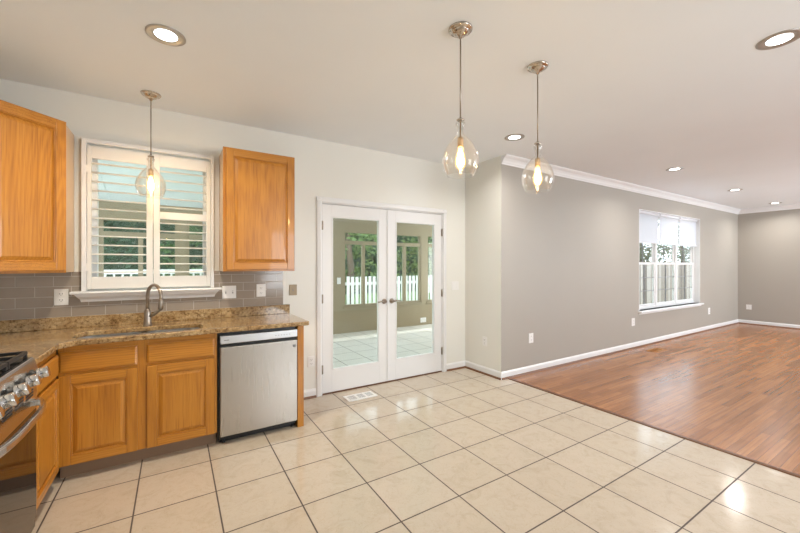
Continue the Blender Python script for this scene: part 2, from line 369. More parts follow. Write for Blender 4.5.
# ------------------------------------------------------------------ french doors
d1 = empty('door_1', (-1.209, 0, 0), 'white double glass doors opening to the sunroom', 'door', kind='structure')
b = MB()
cas = [(0, 0), (0, .018), (.012, .022), (.045, .016), (.055, .010), (.055, 0)]
b.prism([(-a, c) for a, c in cas], lambda a, d, h: (-2.026+a, -d, h), 0, 2.09); b.prism(cas, lambda a, d, h: (-.392+a, -d, h), 0, 2.09)
b.prism(cas, lambda a, d, h: (h, -d, 2.046+a), -2.081, -.337)
b.box(-2.03, -2.012, 0, .14, 0, 2.05); b.box(-.406, -.388, 0, .14, 0, 2.05); b.box(-2.012, -.406, 0, .14, 2.035, 2.05)
b.build('door_frame', 'trim_white', d1)
MB().box(-2.012, -.406, 0.0, .14, .001, .012).build('threshold', 'threshold', d1)
def leaf(x0, x1, hinge):
    g0, g1, gz0, gz1 = x0+.105, x1-.105, .245, 1.905
    if hinge < 0: g1 = x1 - .108
    b = MB(); y0, y1 = .004, .044
    b.box(x0, g0, y0, y1, .014, 2.031); b.box(g1, x1, y0, y1, .014, 2.031); b.box(g0, g1, y0, y1, .014, gz0); b.box(g0, g1, y0, y1, gz1, 2.031)
    lf = b.build('door_leaf', 'trim_white', d1, .0015)
    b = MB(); bd = .014
    for (a0, a1, c0, c1) in ((g0, g0+bd, gz0, gz1), (g1-bd, g1, gz0, gz1), (g0+bd, g1-bd, gz0, gz0+bd), (g0+bd, g1-bd, gz1-bd, gz1)): b.box(a0, a1, .0, .048, c0, c1)
    b.build('glazing_bead', 'trim_white', lf, .003)
    MB().box(g0+bd, g1-bd, .021, .027, gz0+bd, gz1-bd).build('glass_pane', 'glass', lf)
    hx = x0 - .004 if hinge < 0 else x1 + .004
    for z in (.27, 1.02, 1.80):
        MB().lathe((hx, -.004, z-.047), [(.0065, 0), (.0065, .094)], 12).box(hx-.012, hx+.012, .0005, .0035, z-.045, z+.045).build('hinge', 'nickel_brushed', lf)
    kx = x1 - .05 if hinge < 0 else x0 + .05; sg = -1 if hinge < 0 else 1
    h = MB(); h.lathe((kx, .004, .955), [(.030, 0), (.030, .006), (.024, .011), (.012, .014), (.011, .044), (.013, .046)], 24, (0, -1, 0))
    h.tube([(kx, -.042, .955), (kx+sg*.03, -.046, .958), (kx+sg*.07, -.047, .960), (kx+sg*.105, -.044, .953)], [.0095, .009, .008, .0065], 10)
    h.build('lever_handle', 'nickel_brushed', lf)
leaf(-2.010, -1.2105, -1); leaf(-1.2075, -.408, 1)
MB().box(-1.222, -1.197, -.006, .004, .03, 2.02).build('astragal', 'trim_white', d1, .002)

# ------------------------------------------------------------------ living-room triple window
w2 = empty('window_2', (4.61, YG+.1, .6), 'white triple window with grid panes in the taupe wall', 'window', kind='structure')
x0, x1, z0, z1 = LW
b = MB(); t = .012
b.box(x0, x0+t, YG-.001, YG+.16, z0, z1); b.box(x1-t, x1, YG-.001, YG+.16, z0, z1); b.box(x0+t, x1-t, YG-.001, YG+.16, z1-t, z1)
b.build('jamb_liner', 'trim_white', w2)
b = MB(); b.box(x0-.03, x1+.05, YG-.055, YG+.10, .572, .60); b.box(x0-.02, x1+.03, YG-.016, YG, .54, .572)
b.build('window_sill', 'trim_white', w2, .005)
ux = (x1-x0-2*t)/3; YS = YG+.095
for i in range(3):
    a0 = x0+t+ux*i; a1 = a0+ux
    fr = MB(); fw = .030
    for (p0, p1, q0, q1) in ((a0, a0+fw, z0, z1-t), (a1-fw, a1, z0, z1-t), (a0+fw, a1-fw, z0, z0+.045), (a0+fw, a1-fw, z1-t-.03, z1-t)): fr.box(p0, p1, YS, YS+.06, q0, q1)
    f = fr.build('window_frame', 'trim_white', w2, .002)
    zm = 1.41
    for nm, (s0, s1, yo) in (('lower', (z0+.045, zm+.02, .008)), ('upper', (zm-.02, z1-t-.03, .034))):
        b = MB(); ss = .034; i0, i1 = a0+fw, a1-fw; y0, y1 = YS+yo, YS+yo+.024
        for (p0, p1, q0, q1) in ((i0, i0+ss, s0, s1), (i1-ss, i1, s0, s1), (i0+ss, i1-ss, s0, s0+.04), (i0+ss, i1-ss, s1-.04, s1)): b.box(p0, p1, y0, y1, q0, q1)
        sash = b.build('sash', 'trim_white', f, .002)
        g = MB(); mw = .0055; cx = (i0+i1)/2
        g.box(cx-mw, cx+mw, y0+.004, y1-.004, s0+.04, s1-.04)
        for kx in (1, 2):
            zz = s0+.04+(s1-s0-.08)*kx/3; g.box(i0+ss, cx-mw, y0+.004, y1-.004, zz-mw, zz+mw); g.box(cx+mw, i1-ss, y0+.004, y1-.004, zz-mw, zz+mw)
        g.build('muntin_grid', 'muntin_backlit_grey', f)
        MB().box(i0+ss, i1-ss, y0+.010, y0+.013, s0+.04, s1-.04).build('glass_pane', 'glass', f)
nm = ('nearest the kitchen', 'in the middle', 'nearest the far corner')
for i in range(3):
    a0 = x0+t+ux*i+.022; a1 = x0+t+ux*(i+1)-.022; yb = YG+.055
    bl = empty('window_blind', ((a0+a1)/2, yb, z1-t), 'raised white slatted blind of the triple window, the one '+nm[i], 'blind', 'raised blinds in the triple window')
    MB().box(a0, a1, yb-.022, yb+.022, z1-t-.045, z1-t-.001).build('head_rail', 'blind_white', bl, .002)
    b = MB(); zb = 1.79; n = 18; top = z1-t-.048
    for k in range(n):
        zc = top - (k+.5)*(top-zb)/n; hgt = (top-zb)/n*.60
        b.add([(a0, yb-.010, zc-hgt), (a1, yb-.010, zc-hgt), (a1, yb+.010, zc+hgt), (a0, yb+.010, zc+hgt), (a0, yb-.0085, zc-hgt), (a1, yb-.0085, zc-hgt), (a1, yb+.0115, zc+hgt), (a0, yb+.0115, zc+hgt)],
              [(0, 1, 2, 3), (7, 6, 5, 4), (0, 4, 5, 1), (2, 6, 7, 3), (0, 3, 7, 4), (1, 5, 6, 2)])
    b.build('slats', 'blind_white', bl)
    MB().box(a0, a1, yb-.014, yb+.014, zb-.022, zb-.003).build('bottom_rail', 'blind_white', bl, .003)
# unseen rear windows, added to let daylight into the room
for i, (a0, a1) in enumerate(((-1.3, .4), (4.9, 7.7))):
    r = empty('window_%d' % (3+i), ((a0+a1)/2, YR, .65), 'added white window in the unseen rear wall', 'window', kind='structure')
    b = MB(); n = 3 if i == 0 else 5
    for k in range(n): xx = a0+(a1-a0-.06)*k/(n-1); b.box(xx, xx+.06, YR-.1, YR-.04, .65, 2.35)
    b.box(a0+.06, a1-.06, YR-.1, YR-.04, .65, .71); b.box(a0+.06, a1-.06, YR-.1, YR-.04, 2.29, 2.35); b.build('window_frame', 'trim_white', r)

# ------------------------------------------------------------------ cabinet building blocks
def face(origin, u, n):                      # (u, v, d): along the face, up, outward
    o, u, n = Vector(origin), Vector(u), Vector(n)
    return lambda a, v, d: tuple(o + u*a + Vector((0, 0, 1))*v + n*d)
def panel_door(F, u0, u1, v0, v1, hm, d0=.001, th=.019, st=.058):   # hm: index of horizontal-grain material
    b = MB(); d1 = d0+th
    b.frame_box(F, u0, u0+st, v0, v1, d0, d1, 0); b.frame_box(F, u1-st, u1, v0, v1, d0, d1, 0)
    b.frame_box(F, u0+st, u1-st, v0, v0+st, d0, d1, hm); b.frame_box(F, u0+st, u1-st, v1-st, v1, d0, d1, hm)
    a0, a1, c0, c1 = u0+st, u1-st, v0+st, v1-st; g = .010; s = .024
    rings = [(0, d1-.012), (g, d1-.012), (g+s, d1-.002)]; vs = []
    for ins, d in rings: vs += [F(a0+ins, c0+ins, d), F(a1-ins, c0+ins, d), F(a1-ins, c1-ins, d), F(a0+ins, c1-ins, d)]
    fs = [(4*i+j, 4*i+(j+1) % 4, 4*i+4+(j+1) % 4, 4*i+4+j) for i in range(2) for j in range(4)] + [(8, 9, 10, 11)]
    b.add(vs, fs, 0)
    # ogee edge round the inside of the frame
    for (p, q, r_, t_) in ((a0, a0+.008, c0, c1), (a1-.008, a1, c0, c1)): b.frame_box(F, p, q, r_, t_, d1-.012, d1-.005, 0)
    for (p, q, r_, t_) in ((a0+.008, a1-.008, c0, c0+.008), (a0+.008, a1-.008, c1-.008, c1)): b.frame_box(F, p, q, r_, t_, d1-.012, d1-.005, hm)
    return b
def slab_front(F, u0, u1, v0, v1, d0=.001, th=.019):
    b = MB(); e = .012; vs = []
    for ins, d in ((0, d0), (0, d0+th-.007), (e, d0+th)): vs += [F(u0+ins, v0+ins, d), F(u1-ins, v0+ins, d), F(u1-ins, v1-ins, d), F(u0+ins, v1-ins, d)]
    return b.add(vs, [(3, 2, 1, 0), (8, 9, 10, 11)] + [(4*i+j, 4*i+(j+1) % 4, 4*i+4+(j+1) % 4, 4*i+4+j) for i in range(2) for j in range(4)], 0)

# upper cabinet right of the window
YF = -.33
c = empty('wall_cabinet', (-2.695, -.165, 1.325), 'honey oak wall cabinet with one tall door between window and glass doors', 'cabinet')
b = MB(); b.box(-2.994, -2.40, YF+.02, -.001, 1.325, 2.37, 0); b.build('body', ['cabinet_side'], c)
F = face((-2.996, YF+.02, 1.323), (1, 0, 0), (0, -1, 0))
b = MB(); W, Hh = .598, 1.049
b.frame_box(F, 0, .045, 0, Hh, 0, .02, 0); b.frame_box(F, W-.045, W, 0, Hh, 0, .02, 0); b.frame_box(F, .045, W-.045, 0, .045, 0, .02, 1); b.frame_box(F, .045, W-.045, Hh-.045, Hh, 0, .02, 1)
b.build('face_frame', ['oak_z', 'oak_x'], c, .0015)
panel_door(F, .022, W-.012, .016, Hh-.016, 1, .021).build('door', ['oak_z', 'oak_x'], c, .003)

# diagonal corner cabinet, left
c = empty('corner_cabinet', (-4.33, -.33, 1.325), 'honey oak diagonal corner wall cabinet left of the window', 'cabinet')
pl = [(-4.629, -.0085), (-3.992, -.0085), (-3.992, -.303), (-4.318, -.629), (-4.629, -.629)]
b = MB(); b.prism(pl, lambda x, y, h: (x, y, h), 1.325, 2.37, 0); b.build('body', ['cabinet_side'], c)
s2 = math.sqrt(.5); ux_, uy_ = s2, s2
F = face((-4.318, -.629, 1.323), (s2, s2, 0), (s2, -s2, 0)); W = .326*math.sqrt(2)
b = MB(); b.frame_box(F, 0, .04, 0, Hh, .0, .018, 0); b.frame_box(F, W-.04, W, 0, Hh, 0, .018, 0); b.frame_box(F, .04, W-.04, 0, .045, 0, .018, 1); b.frame_box(F, .04, W-.04, Hh-.045, Hh, 0, .018, 1)
b.build('face_frame', ['oak_z', 'oak_x'], c, .0015)
panel_door(F, .014, W-.016, .016, Hh-.016, 1, .019).build('door', ['oak_z', 'oak_x'], c, .003)

# sink base cabinet
BF = -.605                                   # face-frame plane
c = empty('base_cabinet', (-3.52, -.32, 0), 'oak sink base cabinet with two doors under two false drawer fronts', 'cabinet')
X0, X1 = -3.965, -3.066
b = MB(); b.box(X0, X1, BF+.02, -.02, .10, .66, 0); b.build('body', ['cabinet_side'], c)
MB().box(X0, X1, -.545, -.53, 0, .10).build('toe_kick', 'toe_wood', c)
F = face((X0, BF+.02, .10), (1, 0, 0), (0, -1, 0)); W, Hh = X1-X0, .76
b = MB()
for a0, a1 in ((0, .035), (.40, .47), (W-.045, W)): b.frame_box(F, a0, a1, 0, Hh, 0, .02, 0)
for a0, a1 in ((.035, .40), (.47, W-.045)):
    for v0, v1 in ((0, .03), (.565, .605), (Hh-.04, Hh)): b.frame_box(F, a0, a1, v0, v1, 0, .02, 1)
b.build('face_frame', ['oak_z', 'oak_x'], c, .0015)
for a0, a1 in ((.006, .408), (.462, W-.018)):
    panel_door(F, a0, a1, .004, .575, 1, .021).build('door', ['oak_z', 'oak_x'], c, .003)
    slab_front(F, a0, a1, .592, .724, .021).build('drawer_front', 'oak_x', c)

# narrow base cabinet beside the range
c = empty('base_cabinet', (-4.28, -.83, 0), 'narrow oak base cabinet wedged between range and sink cabinet', 'cabinet')
Y0, Y1 = -1.14, -.632; XF = -3.985
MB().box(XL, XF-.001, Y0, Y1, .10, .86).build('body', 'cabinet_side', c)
MB().box(-4.06, -4.045, Y0, -.55, 0, .10).build('toe_kick', 'toe_wood', c)
F = face((XF-.001, Y0, .10), (0, 1, 0), (1, 0, 0)); W = Y1-Y0
b = MB(); b.frame_box(F, 0, .03, 0, Hh, 0, .02, 0); b.frame_box(F, W-.05, W, 0, Hh, 0, .02, 0)
for v0, v1 in ((0, .03), (.565, .605), (Hh-.04, Hh)): b.frame_box(F, .03, W-.05, v0, v1, 0, .02, 1)
b.build('face_frame', ['oak_z', 'oak_y'], c, .0015)
panel_door(F, .010, W-.036, .004, .575, 1, .021, st=.05).build('door', ['oak_z', 'oak_y'], c, .003)
slab_front(F, .010, W-.036, .592, .724, .021).build('drawer_front', 'oak_y', c)

# oak end panel right of the dishwasher
tag(MB().box(-2.455, -2.402, -.622, -.012, 0, .861).build('end_panel', 'oak_z', None, .002, at=(-2.43, -.3, 0)), 'plain oak end panel right of the dishwasher, holding up the worktop', 'panel')

# granite worktop with sink cut-out and upstand
ZC = .897
c = empty('countertop', (-3.4, -.33, .862), 'speckled brown granite worktop with low granite upstand around the sink', 'countertop')
def rrect(x0, x1, y0, y1, r, n=8):
    p = []
    for cx, cy, a in ((x1-r, y1-r, 0), (x0+r, y1-r, PI/2), (x0+r, y0+r, PI), (x1-r, y0+r, 3*PI/2)):
        for k in range(n+1): p.append((cx+r*math.cos(a+PI/2*k/n), cy+r*math.sin(a+PI/2*k/n)))
    return p
HO = (-3.92, -3.15, -.585, -.255)
outer = [(XL, -.0085), (XL, -1.143), (-3.938, -1.143), (-3.938, -.715), (-3.875, -.648), (-2.37, -.648), (-2.36, -.638), (-2.36, -.0085)]
bm = bmesh.new()
def loop(pts, z):
    v = [bm.verts.new((x, y, z)) for x, y in pts]; return [bm.edges.new((v[i], v[(i+1) % len(v)])) for i in range(len(v))]
e = loop(outer, ZC) + loop(rrect(*HO, .12), ZC)
bmesh.ops.triangle_fill(bm, edges=e, use_beauty=True, use_dissolve=False)
r = bmesh.ops.extrude_face_region(bm, geom=list(bm.faces))
for v in [g for g in r['geom'] if isinstance(g, bmesh.types.BMVert)]: v.co.z = ZC-.034
bmesh.ops.recalc_face_normals(bm, faces=bm.faces)
me = bpy.data.meshes.new('slab'); bmesh.ops.translate(bm, verts=bm.verts, vec=-Vector(c.location)); bm.to_mesh(me); bm.free()
me.materials.append(M['granite']); o = bpy.data.objects.new('slab', me); COL.objects.link(o); o.parent = c
bv = o.modifiers.new('bevel', 'BEVEL'); bv.width = .006; bv.segments = 3; bv.limit_method = 'ANGLE'; bv.angle_limit = math.radians(50)
b = MB(); b.box(XL+.001, -2.362, -.030, -.009, ZC, .985); b.box(XL+.001, XL+.022, -1.143, -.030, ZC, .985); b.build('upstand', 'granite', c, .003)

# undermount double sink
c = empty('kitchen_sink', (-3.535, -.42, .70), 'stainless steel double bowl sink set under the granite', 'sink')
def bowl(x0, x1, y0, y1, zb):
    b = MB(); zt = ZC-.0345; ro = rrect(x0, x1, y0, y1, .10); ri = rrect(x0+.012, x1-.012, y0+.012, y1-.012, .09); rb = rrect(x0+.04, x1-.04, y0+.04, y1-.04, .07); n = len(ro)
    rings = [(ro, zt), (ri, zt), (ri, zb+.03), (rb, zb), (rb, zb-.002), (ro, zb+.02)]
    vs = [(x, y, z) for p, z in rings for x, y in p]
    fs = [(j*n+i, j*n+(i+1) % n, (j+1)*n+(i+1) % n, (j+1)*n+i) for j in range(5) for i in range(n)] + [tuple(range(3*n, 4*n)), tuple(range(4*n, 5*n))]
    b.add(vs, [f for f in fs], 0, False); return b
bowl(-3.935, -3.545, -.60, -.24, .675).build('bowl', 'steel_light', c); bowl(-3.54, -3.135, -.60, -.24, .675).build('bowl', 'steel_light', c)
for xx in (-3.74, -3.34): MB().lathe((xx, -.42, .676), [(.042, 0), (.040, .003), (.02, .001), (.001, .001)], 20).build('drain', 'nickel', c)

# faucet
FX, FY = -3.522, -.185; ex, ey = .5, -.866
c = empty('faucet', (FX, FY, ZC), 'brushed nickel gooseneck faucet with side lever behind the sink', 'faucet')
MB().lathe((FX, FY, ZC), [(.031, 0), (.031, .006), (.026, .012), (.0245, .05), (.0235, .11), (.019, .125), (.0145, .135)], 24).build('body', 'nickel_brushed', c)
R_ = .094; zt = 1.128; pts = [(FX, FY, ZC+.13)]
for k in range(19): a = PI - PI*1.06*k/18; d = R_ + R_*math.cos(a); pts.append((FX+ex*d, FY+ey*d, zt + R_*math.sin(a)))
MB().tube(pts, .0125, 14).build('spout', 'nickel_brushed', c)
e0 = Vector(pts[-1]); dn = (Vector(pts[-1])-Vector(pts[-2])).normalized()
MB().lathe(e0, [(.0135, -.004), (.0155, .004), (.0175, .045), (.0185, .072), (.016, .076)], 20, dn).build('spray_head', 'nickel_brushed', c)
MB().tube([(FX+.015, FY-.01, ZC+.075), (FX+.045, FY-.018, ZC+.088), (FX+.085, FY-.03, ZC+.125), (FX+.105, FY-.036, ZC+.15)], [.013, .0125, .010, .0095], 12).build('lever', 'nickel_brushed', c)

# dishwasher
c = empty('dishwasher', (-2.76, -.3, 0), 'stainless steel dishwasher with pocket handle and black toe panel', 'dishwasher')
DX0, DX1 = -3.048, -2.458
MB().box(DX0-.012, DX1, -.585, -.03, .03, .858).build('tub', 'black_plastic', c)
MB().box(DX0+.004, DX1-.004, -.560, -.545, .002, .062).build('toe_panel', 'black_plastic', c)
MB().box(DX0+.002, DX1-.002, -.634, -.587, .774, .836).build('control_panel', 'steel_light', c, .004)
d = MB().box(DX0+.002, DX1-.002, -.634, -.586, .066, .748).build('door', 'steel_door', c, .006, 3)
MB().box(DX0+.004, DX1-.004, -.605, -.587, .749, .773).build('pocket_handle', 'black_plastic', c)
e = MB(); e.lathe((-2.487, -.634, .700), [(.0125, 0), (.0125, .0012), (.0098, .0012), (.0098, 0)], 24, (0, -1, 0))
e.tube([(-2.4905, -.6348, .7035), (-2.4925, -.6348, .700), (-2.4905, -.6348, .6965), (-2.4885, -.6348, .700)], .0009, 6).tube([(-2.4865, -.6348, .704), (-2.4865, -.6348, .6965), (-2.4835, -.6348, .6965)], .0009, 6)
e.build('round_emblem', 'emblem_grey', d)
for k in range(6): MB().box(-2.64+.022*k, -2.632+.022*k, -.6346, -.6339, .799, .804).build('control_mark', 'emblem_grey', c)
MB().box(-3.02, -2.985, -.6346, -.6339, .799, .805).build('control_mark', 'emblem_grey', c)
for xx in (DX0+.03, DX1-.03): MB().lathe((xx, -.57, .0), [(.014, 0), (.014, .012), (.008, .014), (.008, .03)], 14).build('levelling_foot', 'black_plastic', c)

# gas range
RY0, RY1 = -1.805, -1.045
c = empty('gas_range', (-4.29, -1.425, 0), 'stainless steel gas range with black grates and bowed oven handle', 'range')
MB().box(-4.60, -3.99, RY0, RY1, .05, .895).build('body', 'steel_light', c, .002)
MB().box(-4.60, -3.985, RY0, RY1, .8955, .912).build('cooktop', ['cooktop_black'], c, .003)
MB().prism([(-3.984, .912), (-3.968, .912), (-3.962, .900), (-3.935, .80), (-3.989, .80)], lambda x, z, h: (x, h, z), RY0, RY1).build('control_panel', 'steel_bright', c, .002)
nrm = Vector((.10, 0, .027)).normalized()
for yk in (-1.14, -1.285, -1.43, -1.575, -1.715):
    p = Vector((-3.9455, yk, .838))
    k = MB().lathe(p, [(.030, 0), (.030, .004), (.021, .006), (.021, .016), (.019, .0165)], 24, nrm, mi=0).build('knob_collar', 'black_plastic', c)
    MB().lathe(p+nrm*.0175, [(.024, 0), (.027, .003), (.0265, .036), (.0245, .040), (.012, .041)], 28, nrm).build('knob', 'knob_chrome', c, 0)
od = MB().box(-3.9885, -3.955, RY0+.004, RY1-.002, .10, .655).build('oven_door', 'oven_glass', c, .003)
b = MB(); b.box(-3.9885, -3.953, RY0+.004, RY1-.002, .656, .79); b.build('door_rail', 'steel_bright', od, .004)
b = MB()
for g in range(5):
    yc = -1.16-.135*g
    for r_ in range(3): b.box(-3.9535, -3.9515, yc-.05, yc+.05, .735+.014*r_, .743+.014*r_)
b.build('vent_slots', 'slot_dark', od)
pts = []
for k in range(25):
    u = k/24; yy = RY1-.018 - u*(RY1-RY0-.036); bow = .050*(1-abs(2*u-1)**3.5)
    pts.append((-3.952+.012+bow, yy, .690))
q = MB(); prof = [(-.010, -.016), (.006, -.019), (.012, -.008), (.012, .010), (.006, .019), (-.010, .016)]
vs = [(x+a, y, z+bb) for x, y, z in pts for a, bb in prof]; n = 6
q.add(vs, [(j*n+i, j*n+(i+1) % n, (j+1)*n+(i+1) % n, (j+1)*n+i) for j in range(24) for i in range(n)] + [tuple(range(n)), tuple(range(24*n, 25*n))], 0, False)
for yy in (RY1-.035, RY0+.035): q.box(-3.9545, -3.928, yy-.014, yy+.014, .676, .704)
q.build('oven_handle', 'steel_bright', od, .003)
MB().box(-3.9885, -3.96, RY0+.004, RY1-.002, .055, .096).build('storage_drawer', 'oven_glass', c, .003)
c.location += Vector((.022, -.105, 0))
for yc in (-1.17, -1.425, -1.68):                                   # three cast-iron grates
    b = MB(); yc -= .105; ya, yb_ = yc-.122, yc+.122; xa, xb = -4.52, -3.965; zt0, zt1 = .930, .946
    for xx in (xa, xb-.014): b.box(xx, xx+.014, ya, yb_, zt0, zt1)
    for yy in (ya, yb_-.014, yc-.007): b.box(xa+.014, xb-.014, yy, yy+.014, zt0, zt1)
    for xx in (-4.38, -4.25, -4.12): b.box(xx-.006, xx+.006, ya+.014, yb_-.014, zt0+.002, zt1+.002)
    for xx in (xa, xb-.014):
        for yy in (ya, yb_-.014): b.box(xx, xx+.014, yy, yy+.014, .9125, zt0)
    b.build('grate', 'cast_iron', c, .002)
for xx in (-4.38, -4.12):
    for yy in (-1.275, -1.785): MB().lathe((xx, yy, .912), [(.045, 0), (.045, .008), (.03, .010), (.03, .015), (.002, .017)], 24).build('burner', 'cast_iron', c)

# ------------------------------------------------------------------ outlets and switches
def plate(name, label, cat, p, n, w_=.072, h_=.115, kind='outlet', m='plate_white', gang=1):
    p = Vector(p); n = Vector(n); u = Vector((0, 0, 1)).cross(n); F = face(p - u*(w_/2) - Vector((0, 0, h_/2)), u, n)
    t = empty(name, p, label, cat)
    MB().frame_box(F, 0, w_, 0, h_, .0005, .006).build('cover_plate', m, t, .003)
    for g in range(gang):
        cx = w_*(g+.5)/gang
        if kind == 'outlet':
            for vz in (h_*.31, h_*.69):
                q = MB().frame_box(F, cx-.017, cx+.017, vz-.014, vz+.014, .0062, .0082).build('receptacle', m, t, .002)
                MB().frame_box(F, cx-.0085, cx-.0060, vz-.003, vz+.007, .0083, .0088).frame_box(F, cx+.006, cx+.0085, vz-.003, vz+.007, .0083, .0088).frame_box(F, cx-.002, cx+.002, vz-.010, vz-.006, .0083, .0088).build('slots', 'slot_dark', q)
        elif kind == 'rocker': MB().frame_box(F, cx-.016, cx+.016, h_/2-.033, h_/2+.033, .0062, .0095).build('rocker', m, t, .002)
        elif kind == 'toggle':
            q = MB().frame_box(F, cx-.0055, cx+.0055, h_/2-.012, h_/2+.012, .0062, .008).build('toggle_slot', 'emblem_grey', t)
            MB().frame_box(F, cx-.004, cx+.004, h_/2+.000, h_/2+.009, .0081, .018).build('toggle', 'plate_white' if m == 'plate_white' else m, q, .001)
    return t
BY = (0, -1, 0)
plate('outlet', 'white duplex outlet on the backsplash left of the window sill', 'outlet', (-4.066, -.008, 1.135), BY, .082, .122)
plate('light_switch', 'wide white double switch plate on the backsplash tile right of the window', 'switch', (-2.912, -.008, 1.128), BY, .118, .118, 'toggle', gang=2)
plate('outlet', 'white duplex outlet on the backsplash under the tall oak wall cabinet', 'outlet', (-2.632, -.008, 1.134), BY, .085, .122)
plate('light_switch', 'tan metal switch plate on the cream wall left of the glass doors', 'switch', (-2.322, 0, 1.127), BY, .078, .108, 'toggle', 'plate_tan')
plate('outlet', 'low white outlet on the cream wall between oak end panel and door casing', 'outlet', (-2.133, 0, .375), BY, .075, .11)
plate('light_switch', 'white double rocker switch on the cream wall right of the glass doors', 'switch', (-.183, 0, 1.107), BY, .125, .115, 'rocker', gang=2)
plate('outlet', 'white outlet low on the short cream return wall', 'outlet', (0, -.364, .413), (-1, 0, 0), .075, .115)
plate('outlet', 'white outlet on the taupe wall nearest the kitchen corner', 'outlet', (.55, YG, .441), BY, .085, .125)
plate('outlet', 'white outlet on the taupe wall just left of the triple window', 'outlet', (3.143, YG, .433), BY, .10, .13)
plate('outlet', 'white outlet on the taupe wall right of the triple window', 'outlet', (6.352, YG, .402), BY, .10, .14)
plate('outlet', 'small white outlet low on the far end wall', 'outlet', (XR, -.828, .40), (-1, 0, 0), .095, .115)

# ------------------------------------------------------------------ floor registers
c = empty('floor_register', (-1.685, -.245, 0), 'white metal floor register set in the tile before the glass doors', 'vent')
b = MB(); x0, x1, y0, y1 = -1.85, -1.525, -.328, -.165
b.box(x0, x1, y0, y0+.03, .0005, .007); b.box(x0, x1, y1-.03, y1, .0005, .007)
for xx in (x0, x0+.107, x0+.204, x1-.03): b.box(xx, xx+.026 if xx < x1-.031 else x1, y0+.03, y1-.03, .0005, .007)
b.build('grille_frame', 'plate_white', c, .001)
MB().box(x0+.01, x1-.01, y0+.02, y1-.02, .0003, .0012).build('duct', 'slot_dark', c)
b = MB()
for xx in (x0+.026, x0+.133, x0+.230):
    for k in range(6): b.box(xx, xx+.08 if xx < x1-.1 else x1-.03, y0+.038+.0155*k, y0+.043+.0155*k, .0013, .0045)
b.build('louvers', 'plate_white', c)
c = empty('floor_register', (3.29, -.9, 0), 'brown wooden floor register flush with the oak floor by the taupe wall', 'vent')
b = MB(); x0, x1, y0, y1 = 3.12, 3.46, -.965, -.835
b.box(x0, x1, y0, y0+.02, .0005, .005); b.box(x0, x1, y1-.02, y1, .0005, .005); b.box(x0, x0+.02, y0+.02, y1-.02, .0005, .005); b.box(x1-.02, x1, y0+.02, y1-.02, .0005, .005)
for k in range(8): xx = x0+.045+.035*k; b.box(xx, xx+.014, y0+.02, y1-.02, .0005, .004)
b.build('grille_frame', 'oak_y', c); MB().box(x0+.015, x1-.015, y0+.015, y1-.015, .0002, .0004).build('duct', 'slot_dark', c)

# ------------------------------------------------------------------ recessed ceiling lights
def downlight(x, y, label, power, color=(1, .965, .92)):
    c = empty('recessed_light', (x, y, CH), label, 'ceiling light', 'recessed ceiling lights')
    z = CH
    MB().lathe((x, y, z), [(.100, -.0005), (.100, -.004), (.092, -.007), (.078, -.006), (.059, -.0025), (.056, -.001)], 40, caps=False).build('trim_ring', 'nickel_trim', c)
    MB().lathe((x, y, z-.0022), [(.057, 0), (.05, -.0005), (.0005, -.001)], 36, caps=False).build('lens', 'lens_glow', c)
    l = light('lamp', 'AREA', (0, 0, -.012), (0, 0, 0), power, color, shape='DISK', size=.12); l.parent = c; l.data.spread = math.radians(150)
mat('nickel_trim', (.42, .40, .375), .35, .6)
downlight(-3.382, -1.20, 'recessed ceiling light nearest the kitchen window, above the sink cabinets', 15, (1, .90, .74))
downlight(-.36, -1.14, 'recessed ceiling light before the corner of the cream return wall', 9)
downlight(2.49, -1.47, 'first recessed light along the taupe wall, left of its window', 9)
downlight(5.00, -1.42, 'middle recessed light along the taupe wall, near the window', 9)
downlight(7.46, -1.40, 'recessed light closest to the far living room corner', 9)
downlight(-.33, -3.06, 'large near recessed light cut by the frame, right of the pendants', 9)

# ------------------------------------------------------------------ pendants
def pendant(x, y, zb, k, label, power):
    c = empty('pendant_light', (x, y, CH), label, 'pendant light', 'clear glass pendant lights')
    MB().lathe((x, y, CH), [(.067, -.0005), (.067, -.007), (.062, -.012), (.050, -.013), (.047, -.018), (.040, -.028), (.026, -.036), (.012, -.040), (.009, -.052), (.005, -.054)], 32).build('canopy', 'nickel', c)
    H = .315*k; zt = zb + H
    MB().lathe((x, y, zt+.004), [(.0042, 0), (.0042, CH-.05-zt-.004)], 10).build('rod', 'nickel_brushed', c)
    MB().lathe((x, y, zt), [(.019*k, -.004), (.022*k, .0), (.022*k, .004), (.012*k, .010), (.005, .018)], 24).build('cap', 'nickel', c)
    prof = [(.0205, .3135), (.0215, .306), (.0275, .299), (.0285, .290), (.0225, .282), (.0195, .268), (.0200, .250), (.0250, .232), (.0420, .214), (.0630, .189), (.0800, .164), (.0940, .134), (.1015, .108), (.1025, .090), (.1005, .066), (.0945, .042), (.0850, .018), (.0775, .0035), (.0755, 0)]
    inn = [(r-.0028, h) for r, h in reversed(prof)]
    sh = MB().lathe((x, y, zb), [(r*k, h*k) for r, h in prof] + [(r*k, h*k) for r, h in inn], 44, caps=False).build('glass_shade', 'shade_glass', c)
    MB().lathe((x, y, zt), [(.004, 0), (.004, -.095*k), (.017*k, -.098*k), (.017*k, -.150*k), (.012*k, -.152*k)], 18).build('socket', 'socket_brass', c)
    zb2 = zt - .153*k
    bl = MB().lathe((x, y, zb2), [(q*k, -h*k) for q, h in ((.012, 0), (.016, .015), (.024, .040), (.029, .070), (.0295, .090), (.026, .107), (.017, .119), (.006, .1245), (.0005, .125))], 22).build('bulb', 'bulb_glass', c)
    MB().lathe((x, y, zb2), [(q*k, -h*k) for q, h in ((.006, .013), (.011, .028), (.0165, .052), (.0200, .078), (.0185, .096), (.012, .109), (.0005, .114))], 18).build('filament', 'bulb_glow', bl)
